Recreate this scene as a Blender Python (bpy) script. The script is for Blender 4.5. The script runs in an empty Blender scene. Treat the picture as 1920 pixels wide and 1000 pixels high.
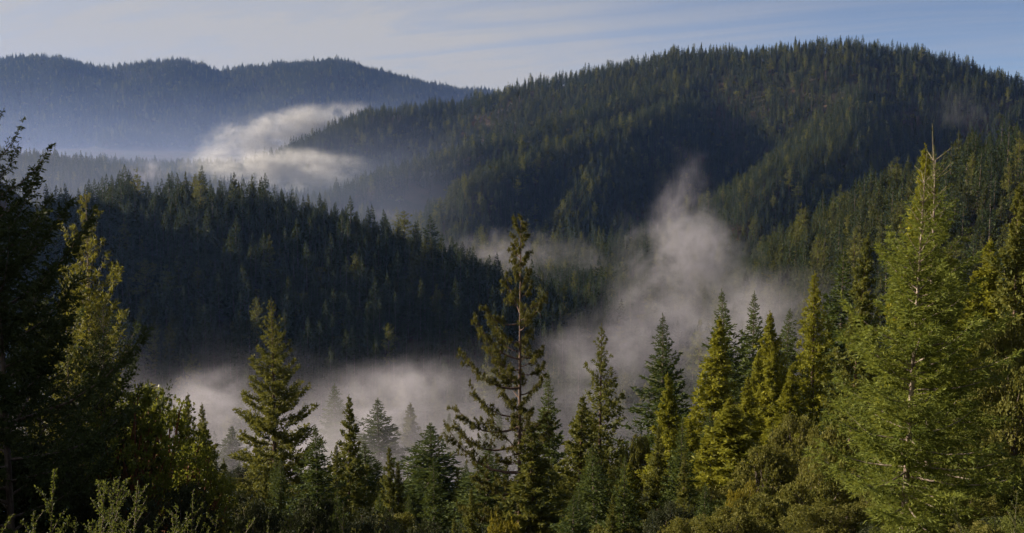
import bpy, math, random
import numpy as np
R = math.radians
scene = bpy.context.scene
COL = scene.collection

# ------------------------------------------------------------------ camera
FPX, PITCH = 2000.0, math.atan(0.1)          # photo is 1920x1000, horizon near row 300
cd = bpy.data.cameras.new('camera'); cam = bpy.data.objects.new('camera', cd); COL.objects.link(cam)
cd.sensor_width = 36; cd.lens = 36 * FPX / 1920; cd.clip_start = 0.1; cd.clip_end = 40000
cam.location = (0, 0, 0); cam.rotation_euler = (math.pi / 2 - PITCH, 0, 0)
scene.camera = cam

# ------------------------------------------------------------------ sun + sky
SUN_AZ, SUN_EL = R(-74), R(18.5)               # azimuth from +Y (view direction), negative = left
sdir = (math.sin(SUN_AZ) * math.cos(SUN_EL), math.cos(SUN_AZ) * math.cos(SUN_EL), math.sin(SUN_EL))
sl = bpy.data.lights.new('sun', 'SUN'); sl.energy = 5.0; sl.angle = R(0.5); sl.color = (1.0, 0.86, 0.66)
sun = bpy.data.objects.new('sun', sl); COL.objects.link(sun)
from mathutils import Vector
sun.rotation_euler = Vector((-sdir[0], -sdir[1], -sdir[2])).to_track_quat('-Z', 'Y').to_euler()

world = bpy.data.worlds.new('World'); scene.world = world; world.use_nodes = True
wt = world.node_tree; wt.nodes.clear()

class NT:
    """small helper for wiring nodes"""
    def __init__(s, tree): s.t = tree
    def n(s, typ, **kw):
        nd = s.t.nodes.new(typ)
        for k, v in kw.items(): setattr(nd, k, v)
        return nd
    def put(s, sock, v):
        if isinstance(v, bpy.types.NodeSocket): s.t.links.new(v, sock)
        elif v is not None: sock.default_value = v
    def m(s, op, a, b=None, c=None, clamp=False):
        nd = s.n('ShaderNodeMath', operation=op, use_clamp=clamp)
        for i, v in enumerate((a, b, c)):
            if v is not None: s.put(nd.inputs[i], v)
        return nd.outputs[0]
    def vm(s, op, a, b=None):
        nd = s.n('ShaderNodeVectorMath', operation=op)
        s.put(nd.inputs[0], a)
        if b is not None: s.put(nd.inputs[1], b)
        return nd.outputs['Value'] if op == 'LENGTH' else nd.outputs[0]
    def sep(s, v):
        nd = s.n('ShaderNodeSeparateXYZ'); s.put(nd.inputs[0], v); return nd.outputs
    def comb(s, x, y, z):
        nd = s.n('ShaderNodeCombineXYZ')
        for i, v in enumerate((x, y, z)): s.put(nd.inputs[i], v)
        return nd.outputs[0]
    def noise(s, vec, scale, detail=3, rough=0.5, dist=0.0):
        nd = s.n('ShaderNodeTexNoise'); s.put(nd.inputs['Vector'], vec)
        nd.inputs['Scale'].default_value = scale; nd.inputs['Detail'].default_value = detail
        nd.inputs['Roughness'].default_value = rough; nd.inputs['Distortion'].default_value = dist
        return nd.outputs[0]
    def ramp(s, v, a, b, lo=0.0, hi=1.0, smooth=True):
        nd = s.n('ShaderNodeMapRange', interpolation_type='SMOOTHSTEP' if smooth else 'LINEAR')
        s.put(nd.inputs[0], v)
        for i, q in ((1, a), (2, b), (3, lo), (4, hi)): s.put(nd.inputs[i], q)
        return nd.outputs[0]
    def mix(s, f, a, b, blend='MIX'):
        nd = s.n('ShaderNodeMix', data_type='RGBA', blend_type=blend)
        s.put(nd.inputs[0], f); s.put(nd.inputs[6], a); s.put(nd.inputs[7], b)
        return nd.outputs[2]

w = NT(wt)
sky = w.n('ShaderNodeTexSky', sky_type='NISHITA'); sky.sun_disc = False
sky.sun_elevation = SUN_EL; sky.sun_rotation = SUN_AZ; sky.altitude = 400; sky.dust_density = 0.1; sky.air_density = 0.46; sky.ozone_density = 1.6
dirv = w.n('ShaderNodeTexCoord').outputs['Generated']
dx, dy, dz = w.sep(dirv)
zz = w.m('ADD', w.m('MAXIMUM', dz, 0.0), 0.10)
pu = w.m('DIVIDE', dx, zz); pv = w.m('DIVIDE', dy, zz)
cv = w.comb(w.m('ADD', w.m('MULTIPLY', pu, 0.35), w.m('MULTIPLY', pv, 0.12)), w.m('MULTIPLY', pv, 0.55), 1.3)
c1 = w.noise(cv, 1.1, 6, 0.58, 0.7)
# a veil of thin high cloud that lies over the sunward half of the sky
veil = w.ramp(w.m('ADD', dx, w.m('MULTIPLY', c1, 0.30)), 0.50, -0.08)
streak = w.ramp(w.noise(w.comb(w.m('MULTIPLY', pu, 0.42), w.m('ADD', w.m('MULTIPLY', pv, 0.95), w.m('MULTIPLY', pu, 0.42)), 4.0), 1.15, 8, 0.66, 1.8), 0.40, 0.66)
low = w.ramp(dz, 0.19, 0.06)                       # the veil thickens toward the horizon
cf = w.m('MULTIPLY', veil, w.m('ADD', 0.60, w.m('MULTIPLY', low, 0.18)))
cf = w.m('ADD', cf, w.m('MULTIPLY', streak, w.m('ADD', 0.08, w.m('MULTIPLY', w.m('MULTIPLY', low, w.m('ADD', 0.30, veil)), 0.40))))
cf = w.m('MINIMUM', w.m('ADD', cf, 0.15), 0.98)
skycol = w.mix(cf, sky.outputs[0], (4.7, 4.5, 4.2, 1))
bg = w.n('ShaderNodeBackground'); w.put(bg.inputs[0], skycol); bg.inputs[1].default_value = 0.05
wo = w.n('ShaderNodeOutputWorld'); wt.links.new(bg.outputs[0], wo.inputs[0])

scene.view_settings.view_transform = 'Standard'; scene.view_settings.look = 'None'
scene.view_settings.exposure = 1.15; scene.view_settings.gamma = 1.0
scene.render.engine = 'CYCLES'
cy = scene.cycles
cy.max_bounces = 5; cy.diffuse_bounces = 2; cy.glossy_bounces = 1; cy.transmission_bounces = 2; cy.volume_bounces = 0; cy.transparent_max_bounces = 6
cy.use_denoising = True; cy.use_adaptive_sampling = True; cy.adaptive_threshold = 0.03
cy.volume_max_steps = 128; cy.sample_clamp_indirect = 4

# ------------------------------------------------------------------ numeric helpers
def at(px, py, Y):
    u, v = (px - 960) / FPX, (500 - py) / FPX
    c, s = math.cos(PITCH), math.sin(PITCH)
    d = np.array([u, c + v * s, -s + v * c])
    return d * (Y / d[1])
def project(P):
    c, s = math.cos(PITCH), math.sin(PITCH)
    d = P[:, 1] * c - P[:, 2] * s; v = P[:, 1] * s + P[:, 2] * c
    d = np.where(d < 0.1, 0.1, d)
    return 960 + FPX * P[:, 0] / d, 500 - FPX * v / d, d
_tab = np.random.default_rng(5).random((256, 256))
def vnoise(x, y):
    xi, yi = np.floor(x).astype(int), np.floor(y).astype(int)
    fx, fy = x - xi, y - yi
    fx, fy = fx * fx * (3 - 2 * fx), fy * fy * (3 - 2 * fy)
    g = lambda i, j: _tab[(xi + i) & 255, (yi + j) & 255]
    return (g(0, 0) * (1 - fx) + g(1, 0) * fx) * (1 - fy) + (g(0, 1) * (1 - fx) + g(1, 1) * fx) * fy
def fbm(x, y, o=4):
    s = 0.0; a = 0.5
    for k in range(o):
        s = s + a * (vnoise(x * 2 ** k + 17.3 * k, y * 2 ** k + 5.1 * k) - 0.5); a *= 0.5
    return s

# ------------------------------------------------------------------ terrain: crests of hills and their spurs
def crest(pts, slope, drop=24.0, rnd=60.0, wob=0.0):
    P = np.array([at(*p) for p in pts]); P[:, 2] -= drop
    return P, slope, rnd, wob
HILLS = dict(
 far=[crest([(-900, 90, 5600), (-300, 100, 6000), (0, 112, 6000), (110, 106, 5950), (200, 122, 6000), (330, 112, 6050), (410, 131, 6050), (500, 124, 6100), (620, 110, 6150), (680, 130, 6200), (740, 152, 6300), (860, 168, 6600), (1000, 176, 6900), (1300, 170, 7000)], 0.36, 26, 90),
      crest([(620, 128, 6100), (560, 215, 5200), (500, 300, 4500)], 0.45, 0, 60), crest([(330, 126, 6000), (250, 210, 5200), (200, 300, 4400)], 0.45, 0, 60),
      crest([(60, 126, 5950), (-40, 210, 5000), (-120, 290, 4300)], 0.45, 0, 60)],
 shoulder=[crest([(-500, 255, 2900), (-200, 272, 2700), (30, 293, 2500), (150, 305, 2400), (250, 326, 2300), (420, 348, 2150), (560, 372, 2050)], 0.5, 24, 40)],
 main=[crest([(2500, 190, 2000), (2150, 165, 2200), (1920, 152, 2300), (1860, 136, 2350), (1780, 113, 2400), (1700, 94, 2450), (1590, 82, 2500), (1450, 91, 2600), (1270, 94, 2750), (1180, 116, 2800), (1080, 137, 2900), (940, 171, 3000), (860, 190, 3050), (700, 205, 3000), (600, 250, 2900), (520, 288, 2850), (440, 330, 2800)], 0.74, 24, 60),
       crest([(1330, 125, 2650), (1240, 160, 2480), (1100, 205, 2350), (1000, 232, 2280), (850, 280, 2160), (700, 330, 2020), (600, 370, 1920), (520, 400, 1850)], 0.74, 22, 25),
       crest([(1300, 190, 2420), (1130, 240, 2150), (980, 290, 1950), (890, 335, 1800), (850, 390, 1680), (830, 460, 1560)], 0.80, 18, 22),
       crest([(1620, 130, 2450), (1570, 262, 1950), (1450, 310, 1760), (1400, 385, 1600), (1360, 470, 1480)], 0.68, 20, 25),
       crest([(1290, 175, 2480), (1200, 225, 2250), (1120, 300, 1980), (1080, 370, 1780), (1060, 450, 1600)], 0.85, 18, 18)],
 right=[crest([(2500, 150, 500), (2150, 225, 700), (1920, 272, 720), (1780, 302, 860), (1680, 340, 960), (1600, 384, 1050), (1450, 474, 1200), (1385, 520, 1270)], 0.85, 24, 25)],
 shadow_ridge=[(np.array([[-1150, 1700, 120], [-1000, 1450, 185], [-1000, 1275, 195], [-980, 1100, 190], [-950, 950, 150], [-900, 800, 60.0]]), 0.85, 20, 0)],  # unseen ridge added left of frame, shaped to shadow the near hill's face
 near=[crest([(-700, 440, 1050), (-150, 412, 1010), (60, 396, 1000), (150, 370, 1000), (230, 353, 1000), (430, 357, 990), (600, 396, 980), (760, 458, 955), (930, 515, 920), (1020, 560, 890), (1120, 650, 830)], 0.52, 26, 30)],
 knob=[crest([(960, 520, 1220), (1080, 530, 1120), (1180, 545, 1040), (1290, 600, 980)], 0.5, 22, 20)],
)
def hill_z(x, y, C):
    P, slope, rnd, wob = C
    best = np.full(x.shape, -1e9)
    for a, b in zip(P[:-1], P[1:]):
        ab = b[:2] - a[:2]; L2 = ab @ ab
        t = np.clip(((x - a[0]) * ab[0] + (y - a[1]) * ab[1]) / L2, 0, 1)
        d = np.hypot(x - (a[0] + t * ab[0]), y - (a[1] + t * ab[1]))
        z = a[2] + t * (b[2] - a[2]) - slope * (np.sqrt(d * d + rnd * rnd) - rnd)
        best = np.maximum(best, z)
    return best
def near_z(x, y):
    r = np.abs(x); sp = np.sqrt(x * x + 64) - 8
    z = -1.9 - 0.41 * np.clip(y, -30, 60) - 0.30 * np.maximum(y - 60, 0) + np.where(x > 0, 0.30, 0.10) * sp
    z = z - 0.40 * np.maximum(y - 350 - np.maximum(x, 0) * 0.5, 0)
    z = z + np.where(y < 2, 0, np.clip(y / 40, 0, 1)) * fbm(x / 14 + 3, y / 14, 3) * 3.2
    return np.where(y < -30, z + 0.2 * (-30 - y) * np.exp(y / 800), z)
def ground_parts(x, y):
    x = np.asarray(x, float); y = np.asarray(y, float)
    r = np.hypot(x, y)
    z = -195 + 0.055 * np.maximum(r - 600, 0) + 30 * fbm(x / 400, y / 400, 3)
    idx = np.zeros(x.shape, int)
    names = ['floor']
    amp = np.clip(r / 3000, 0.15, 1.2)
    wob = fbm(x / 260 + 9, y / 260, 4) * 90 * amp
    for k, (nm, L) in enumerate(HILLS.items()):
        h = np.full(x.shape, -1e9)
        for C in L: h = np.maximum(h, hill_z(x, y, C))
        hw = h + wob * (0.35 if nm != 'far' else 0.7)
        idx = np.where(hw > z, k + 1, idx); z = np.maximum(z, hw); names.append(nm)
    hn = near_z(x, y)
    m = (hn > z) & (r < 1500)
    idx = np.where(m, len(names), idx); z = np.where(m, hn, z); names.append('home')
    return z, idx, names
def ground(x, y): return ground_parts(x, y)[0]
def g1(x, y): return float(ground(np.array([x]), np.array([y]))[0])

# ------------------------------------------------------------------ mesh helpers
def mesh_from(name, V, Q, mat, tint=None, smooth=False):
    V = np.ascontiguousarray(V, np.float32); Q = np.ascontiguousarray(Q, np.int32)
    me = bpy.data.meshes.new(name); nq = len(Q)
    me.vertices.add(len(V)); me.vertices.foreach_set('co', V.ravel())
    me.loops.add(nq * 4); me.loops.foreach_set('vertex_index', Q.ravel())
    me.polygons.add(nq); me.polygons.foreach_set('loop_start', np.arange(0, nq * 4, 4, dtype=np.int32))
    me.polygons.foreach_set('loop_total', np.full(nq, 4, np.int32))
    if smooth: me.polygons.foreach_set('use_smooth', np.ones(nq, bool))
    if tint is not None:
        at_ = me.attributes.new('tint', 'FLOAT', 'FACE'); at_.data.foreach_set('value', np.ascontiguousarray(tint, np.float32))
    me.materials.append(mat); me.update(); me.validate()
    return me
class Buf:
    def __init__(s): s.V = []; s.Q = []; s.T = []; s.n = 0
    def add(s, V, Q, T=None):
        s.V.append(V); s.Q.append(Q + s.n); s.n += len(V)
        s.T.append(np.full(len(Q), 0.5) if T is None else T)
    def tube(s, P, rad, sides=6):
        P = np.asarray(P, float); k = len(P)
        tan = np.gradient(P, axis=0); tan /= np.linalg.norm(tan, axis=1)[:, None] + 1e-9
        ref = np.array([0, 0, 1.0]) if abs(tan[0, 2]) < 0.8 else np.array([1.0, 0, 0])
        u = np.cross(tan, ref); u /= np.linalg.norm(u, axis=1)[:, None] + 1e-9; v = np.cross(tan, u)
        a = np.arange(sides) * 2 * math.pi / sides
        V = (P[:, None, :] + np.asarray(rad)[:, None, None] * (np.cos(a)[None, :, None] * u[:, None, :] + np.sin(a)[None, :, None] * v[:, None, :])).reshape(-1, 3)
        i = np.arange(k - 1)[:, None] * sides; j = np.arange(sides)[None, :]; j2 = (j + 1) % sides
        Q = np.stack([i + j, i + j2, i + sides + j2, i + sides + j], -1).reshape(-1, 4)
        s.add(V, Q)
    def kites(s, B, D, W, T, belly=0.45):
        n = len(B)
        V = np.stack([B, B + belly * D + W, B + D, B + belly * D - W], 1).reshape(-1, 3)
        s.add(V, np.arange(n * 4).reshape(n, 4), T)
    def mesh(s, name, mat, smooth=False):
        return mesh_from(name, np.concatenate(s.V), np.concatenate(s.Q), mat, np.concatenate(s.T), smooth)
def unit(v): return v / (np.linalg.norm(v, axis=-1, keepdims=True) + 1e-9)
def rdir(rng, n): return unit(rng.normal(size=(n, 3)))
def blades(buf, rng, B, D, width, T, cross=True):
    """needle sprays: a kite, and a second one across it"""
    w1 = unit(np.cross(D, rdir(rng, len(B)))); w1 *= np.asarray(width).reshape(-1, 1) if np.ndim(width) else width
    buf.kites(B, D, w1, T)
    if cross:
        w2 = np.cross(unit(D), w1); buf.kites(B, D, w2, T)

# ------------------------------------------------------------------ materials
def leaf_mat(name, dark, light, trans=(0.3, 0.34, 0.06), tf=0.32, rough=0.6, var=0.35):
    m = bpy.data.materials.new(name); m.use_nodes = True; t = m.node_tree; t.nodes.clear(); h = NT(t)
    tint = h.n('ShaderNodeAttribute', attribute_name='tint').outputs['Fac']
    rnd = h.n('ShaderNodeObjectInfo').outputs['Random']
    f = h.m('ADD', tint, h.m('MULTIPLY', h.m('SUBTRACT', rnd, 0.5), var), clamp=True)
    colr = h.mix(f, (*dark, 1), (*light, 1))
    b = h.n('ShaderNodeBsdfPrincipled'); h.put(b.inputs['Base Color'], colr); b.inputs['Roughness'].default_value = rough
    b.inputs['Specular IOR Level'].default_value = 0.14
    tr = h.n('ShaderNodeBsdfTranslucent'); h.put(tr.inputs[0], h.mix(0.55, colr, (*[c * 0.5 for c in trans], 1)))
    mx = h.n('ShaderNodeMixShader'); mx.inputs[0].default_value = tf
    t.links.new(b.outputs[0], mx.inputs[1]); t.links.new(tr.outputs[0], mx.inputs[2])
    o = h.n('ShaderNodeOutputMaterial'); t.links.new(mx.outputs[0], o.inputs[0])
    return m
def bark_mat(name, a, b_, scale=3.0):
    m = bpy.data.materials.new(name); m.use_nodes = True; t = m.node_tree; h = NT(t)
    b = t.nodes['Principled BSDF']; co = h.n('ShaderNodeTexCoord').outputs['Object']
    x, y, z = h.sep(co); v = h.comb(x, y, h.m('MULTIPLY', z, 0.25))
    n = h.noise(v, scale * 3, 5, 0.65)
    h.put(b.inputs['Base Color'], h.mix(h.ramp(n, 0.35, 0.65), (*a, 1), (*b_, 1))); b.inputs['Roughness'].default_value = 0.9
    bp = h.n('ShaderNodeBump'); bp.inputs['Strength'].default_value = 0.6; bp.inputs['Distance'].default_value = 0.05
    h.put(bp.inputs['Height'], n); t.links.new(bp.outputs[0], b.inputs['Normal'])
    return m
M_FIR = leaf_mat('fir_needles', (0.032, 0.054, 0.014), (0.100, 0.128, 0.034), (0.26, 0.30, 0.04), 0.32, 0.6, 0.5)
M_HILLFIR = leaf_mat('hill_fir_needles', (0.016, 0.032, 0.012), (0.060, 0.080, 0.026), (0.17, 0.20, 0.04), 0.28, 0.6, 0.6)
M_FIRNEAR = leaf_mat('young_fir_needles', (0.068, 0.10, 0.017), (0.22, 0.245, 0.05), (0.50, 0.52, 0.06), 0.37)
M_RED = leaf_mat('redwood_needles', (0.115, 0.130, 0.015), (0.275, 0.265, 0.030), (0.56, 0.52, 0.04), 0.38)
M_OLIVE = leaf_mat('olive_redwood_needles', (0.060, 0.080, 0.018), (0.165, 0.165, 0.036), (0.38, 0.35, 0.05), 0.36)
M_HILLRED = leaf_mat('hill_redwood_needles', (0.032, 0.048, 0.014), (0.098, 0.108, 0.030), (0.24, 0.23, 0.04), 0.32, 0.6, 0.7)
M_PINE = leaf_mat('pine_needles', (0.055, 0.062, 0.014), (0.145, 0.138, 0.034), (0.32, 0.28, 0.05), 0.32)
M_GOLD = leaf_mat('gold_pine_needles', (0.085, 0.095, 0.016), (0.215, 0.205, 0.044), (0.46, 0.42, 0.05), 0.36)
M_OAK = leaf_mat('oak_leaves', (0.075, 0.085, 0.016), (0.205, 0.190, 0.050), (0.42, 0.39, 0.06), 0.34)
M_GREENB = leaf_mat('green_shrub_leaves', (0.055, 0.075, 0.016), (0.145, 0.160, 0.036), (0.38, 0.40, 0.05), 0.34)
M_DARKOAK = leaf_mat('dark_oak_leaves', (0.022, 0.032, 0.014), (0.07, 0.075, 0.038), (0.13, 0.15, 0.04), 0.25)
M_MADR = leaf_mat('madrone_leaves', (0.055, 0.078, 0.016), (0.165, 0.185, 0.034), (0.50, 0.50, 0.05), 0.42, 0.4)
M_YEL = leaf_mat('yellow_leaves', (0.12, 0.11, 0.015), (0.26, 0.21, 0.03), (0.5, 0.42, 0.04), 0.35)
M_SPRIG = leaf_mat('brush_leaves', (0.035, 0.060, 0.014), (0.115, 0.135, 0.034), (0.32, 0.34, 0.05), 0.35)
M_BARK = bark_mat('grey_brown_bark', (0.07, 0.05, 0.04), (0.19, 0.15, 0.12))
M_REDBARK = bark_mat('red_brown_bark', (0.06, 0.035, 0.025), (0.16, 0.10, 0.075))
M_MADBARK = bark_mat('madrone_bark', (0.13, 0.04, 0.02), (0.24, 0.10, 0.05))
M_PALEBARK = bark_mat('pale_fir_bark', (0.13, 0.09, 0.07), (0.34, 0.28, 0.24))

def ground_mat():
    m = bpy.data.materials.new('forest_floor'); m.use_nodes = True; h = NT(m.node_tree); b = m.node_tree.nodes['Principled BSDF']
    pos = h.n('ShaderNodeNewGeometry').outputs['Position']
    n1 = h.noise(pos, 0.012, 6, 0.6); n2 = h.noise(pos, 0.4, 5, 0.65)
    c = h.mix(h.ramp(n1, 0.4, 0.62), (0.030, 0.036, 0.018, 1), (0.085, 0.052, 0.036, 1))
    c = h.mix(h.ramp(n2, 0.4, 0.7), c, (0.045, 0.040, 0.022, 1))
    h.put(b.inputs['Base Color'], c); b.inputs['Roughness'].default_value = 1.0; b.inputs['Specular IOR Level'].default_value = 0.1
    return m
M_GROUND = ground_mat()

# ------------------------------------------------------------------ the ground, one sheet
def make_terrain():
    nr = 250; rr = 1.2 * (8200 / 1.2) ** (np.arange(nr) / (nr - 1))
    a = np.concatenate([np.arange(-34, 34, 0.3), np.arange(34, 326, 4.0)]); a = np.radians(a)
    X = rr[:, None] * np.sin(a)[None]; Y = rr[:, None] * np.cos(a)[None]
    Z = ground(X.ravel(), Y.ravel())
    V = np.stack([X.ravel(), Y.ravel(), Z], 1); na = len(a)
    i = np.arange(nr - 1)[:, None] * na; j = np.arange(na)[None]; j2 = (j + 1) % na
    Q = np.stack([i + j, i + j2, i + na + j2, i + na + j], -1).reshape(-1, 4)[:, ::-1]
    V = np.vstack([V, [[0, 0, g1(0, 0)]]]); c = len(V) - 1
    jj = np.arange(0, na); cap = np.stack([np.full(na, c), jj, (jj + 1) % na, np.full(na, c)], 1)
    cap = np.stack([np.full(na // 2, c), np.arange(0, na - 1, 2)[:na // 2], np.arange(1, na, 2)[:na // 2], (np.arange(2, na + 1, 2) % na)[:na // 2]], 1)[:, ::-1]
    me = mesh_from('terrain', V, np.vstack([Q, cap]), M_GROUND, None, True)
    o = bpy.data.objects.new('terrain', me); COL.objects.link(o); o['kind'] = 'structure'
    o['label'] = 'brown and dark green forest floor of the valley and its hills'
    return o
make_terrain()

# ------------------------------------------------------------------ tree builders (each returns trunk mesh, crown mesh, height, radius)
def trunk_path(rng, H, wob, k=9):
    z = np.linspace(0, 1, k); p = np.zeros((k, 3)); p[:, 2] = z * H
    a = rng.uniform(0, 6.28, 2)
    p[:, 0] = wob * H * (np.sin(z * 3 + a[0]) - np.sin(a[0])) * 0.3; p[:, 1] = wob * H * (np.sin(z * 3 + a[1]) - np.sin(a[1])) * 0.3
    return p
def on_path(P, z):
    return np.array([np.interp(z, P[:, 2], P[:, 0]), np.interp(z, P[:, 2], P[:, 1]), z])

def conifer(seed, H, Rm, lm, bm, nbr=110, cb=0.06, elev=(-0.15, 0.7), sweep=0.15, droop=0.0, tw=0.30, tl=0.36, shoots=3, sl=0.45, sw=0.07,
            power=0.85, irr=0.22, brush=False, rb=0.0, side=60, limbs=True, gaps=0.0, wob=0.01, tr=0.011, leader=True, flat=0.25, belly=0.12, asym=None, bareness=0.12, cross=False, sides=7, bare=0, hang=0.10):
    rng = np.random.default_rng(seed); leaf = Buf(); wood = Buf(); sl0, sw0, rb0 = sl, sw, rb
    P = trunk_path(rng, H, wob); zz_ = np.linspace(0, 1, len(P))
    wood.tube(P, H * tr * (1.02 - zz_) ** 0.9 * (1 + 0.5 * np.exp(-zz_ * 25)) + 0.012, sides)
    for q in range(bare):                               # dead twigs on the lower trunk
        u = rng.uniform(0.04, 0.55); az = rng.uniform(0, 6.28); Lb = Rm * rng.uniform(0.2, 0.5); p0 = on_path(P, u * H); t = np.linspace(0, 1, 5)
        hd = np.array([math.cos(az), math.sin(az), rng.uniform(-0.2, 0.7)])
        wood.tube(p0 + np.outer(t * Lb, hd) + rng.normal(size=(5, 3)) * 0.04 * Lb * t[:, None], 0.014 * (1.15 - t), 4)
    us = cb + (0.985 - cb) * (np.linspace(0, 1, nbr) ** 0.92)
    for i, u in enumerate(us):
        if rng.random() < gaps: continue
        p0 = on_path(P, u * H); az = i * 2.39996 + rng.normal() * 0.35
        v = (u - cb) / (1 - cb)
        prof = (1 - v) ** power * min(1.0, 0.62 + v / belly * 0.38)
        L = Rm * prof * max(0.35, 1 + irr * rng.normal()) + 0.007 * H
        if asym: L *= asym(u, az)
        qs = min(1.0, 0.30 + 1.9 * (1 - v)); sl, sw, rb = sl0 * qs, sw0 * qs, rb0 * qs
        el = elev[0] + (elev[1] - elev[0]) * v + rng.normal() * 0.10
        hd = np.array([math.cos(az), math.sin(az), 0.0]); sv = np.array([-hd[1], hd[0], 0.0])
        n = max(3, int(L / tw))
        def axis(t):
            t = np.asarray(t)
            zc = L * (math.sin(el) * t - droop * t * t + sweep * np.maximum(t - 0.3, 0) ** 2 * 1.6)
            return p0 + np.outer(t * L * math.cos(el), hd) + np.outer(zc, [0, 0, 1.0]) 
        def tang(t):
            return unit(axis(np.asarray(t) + 0.02) - axis(np.asarray(t) - 0.02))
        if limbs:
            tt = np.linspace(0, 0.92, 5); rr_ = np.linspace(1, 0.15, 5) * (0.010 * L + 0.012)
            wood.tube(axis(tt), rr_, 4)
        shade = rng.normal() * 0.12
        if not brush:
            t = np.repeat(np.linspace(bareness, 1, n), 2) + rng.normal(size=2 * n) * 0.02
            sgn = np.tile([1.0, -1.0], n)
            A = np.radians(side + rng.normal(size=2 * n) * 9)
            tg = tang(t)
            d = unit(tg * np.cos(A)[:, None] + sv[None] * (sgn * np.sin(A))[:, None] + rng.normal(size=(2 * n, 3)) * [0.08, 0.08, flat] + [0, 0, -hang])
            ln = tl * L * (0.28 + 0.72 * np.sin(np.pi * np.clip(t * 0.72 + 0.12, 0, 1))) * (1 - 0.55 * t) * rng.uniform(0.7, 1.25, 2 * n) + 0.35 * sl
            B0 = axis(t)
            # twigs themselves + shoots on them
            k = shoots
            uu = (np.arange(k) + rng.uniform(0.2, 0.9, (2 * n, k))) / k
            Bs = (B0[:, None] + d[:, None] * (ln[:, None] * uu)[..., None]).reshape(-1, 3)
            ss = np.where(rng.random((2 * n, k)) < 0.5, 1, -1)
            sdv = unit(np.cross(d, [0, 0, 1.0]))
            ds = unit(d[:, None] * 0.85 + sdv[:, None] * (ss * rng.uniform(0.3, 1.0, (2 * n, k)))[..., None] + rng.normal(size=(2 * n, k, 3)) * flat)
            Ds = ds.reshape(-1, 3) * (sl * rng.uniform(0.6, 1.25, 2 * n * k))[:, None]
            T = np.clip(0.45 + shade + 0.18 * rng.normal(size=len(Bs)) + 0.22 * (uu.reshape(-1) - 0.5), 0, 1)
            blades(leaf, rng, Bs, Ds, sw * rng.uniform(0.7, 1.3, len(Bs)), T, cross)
            # end shoot
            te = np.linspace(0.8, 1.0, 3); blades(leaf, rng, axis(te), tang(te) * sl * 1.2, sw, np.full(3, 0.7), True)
        else:
            # rounded bottle-brush foliage round the outer part of the limb, with side brushes
            nb = max(2, int(n * 0.55))
            starts = [(axis, tang, L, 1.0)]
            ts = np.linspace(0.22, 0.9, nb)
            cents = [axis(np.linspace(0.18, 1, max(4, int(n * 0.9))))]
            tb = axis(ts); tgb = tang(ts)
            for q in range(nb):
                for s_ in (1, -1):
                    if rng.random() < 0.2: continue
                    dd = unit(tgb[q] * 0.75 + sv * s_ * 0.75 + np.array([0, 0, 0.12 + 0.1 * rng.normal()]))
                    l2 = L * tl * (1 - 0.6 * ts[q]) * rng.uniform(0.6, 1.1)
                    m_ = max(2, int(l2 / (tw * 0.9)))
                    q_ = np.linspace(0.3, 1, m_)
                    cents.append(tb[q] + np.outer(q_ * l2, dd) + np.outer(q_ ** 2 * l2 * sweep * 0.8, [0, 0, 1]))
            Cn = np.concatenate(cents); m_ = len(Cn)
            Bs = np.repeat(Cn, shoots, 0) + rng.normal(size=(m_ * shoots, 3)) * rb * 0.45
            Ds = unit(rdir(rng, m_ * shoots) + hd * 0.55 + [0, 0, 0.35]) * (sl * rng.uniform(0.6, 1.2, m_ * shoots))[:, None]
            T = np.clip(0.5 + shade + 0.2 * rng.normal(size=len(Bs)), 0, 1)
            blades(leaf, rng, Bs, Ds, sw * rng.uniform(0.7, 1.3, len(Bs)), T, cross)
    if leader:
        n = 16; z = np.linspace(0.96, 1.012, n); sl, sw = sl0 * 0.42, sw0 * 0.5
        B = np.array([on_path(P, q * H) for q in z]); D = unit(rdir(rng, n) * [1, 1, 0.3] + [0, 0, 0.9]) * sl * 0.9
        blades(leaf, rng, B, D, sw, np.full(n, 0.65), True)
    return wood.mesh('trunk', bm), leaf.mesh('crown', lm), H, Rm

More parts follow.
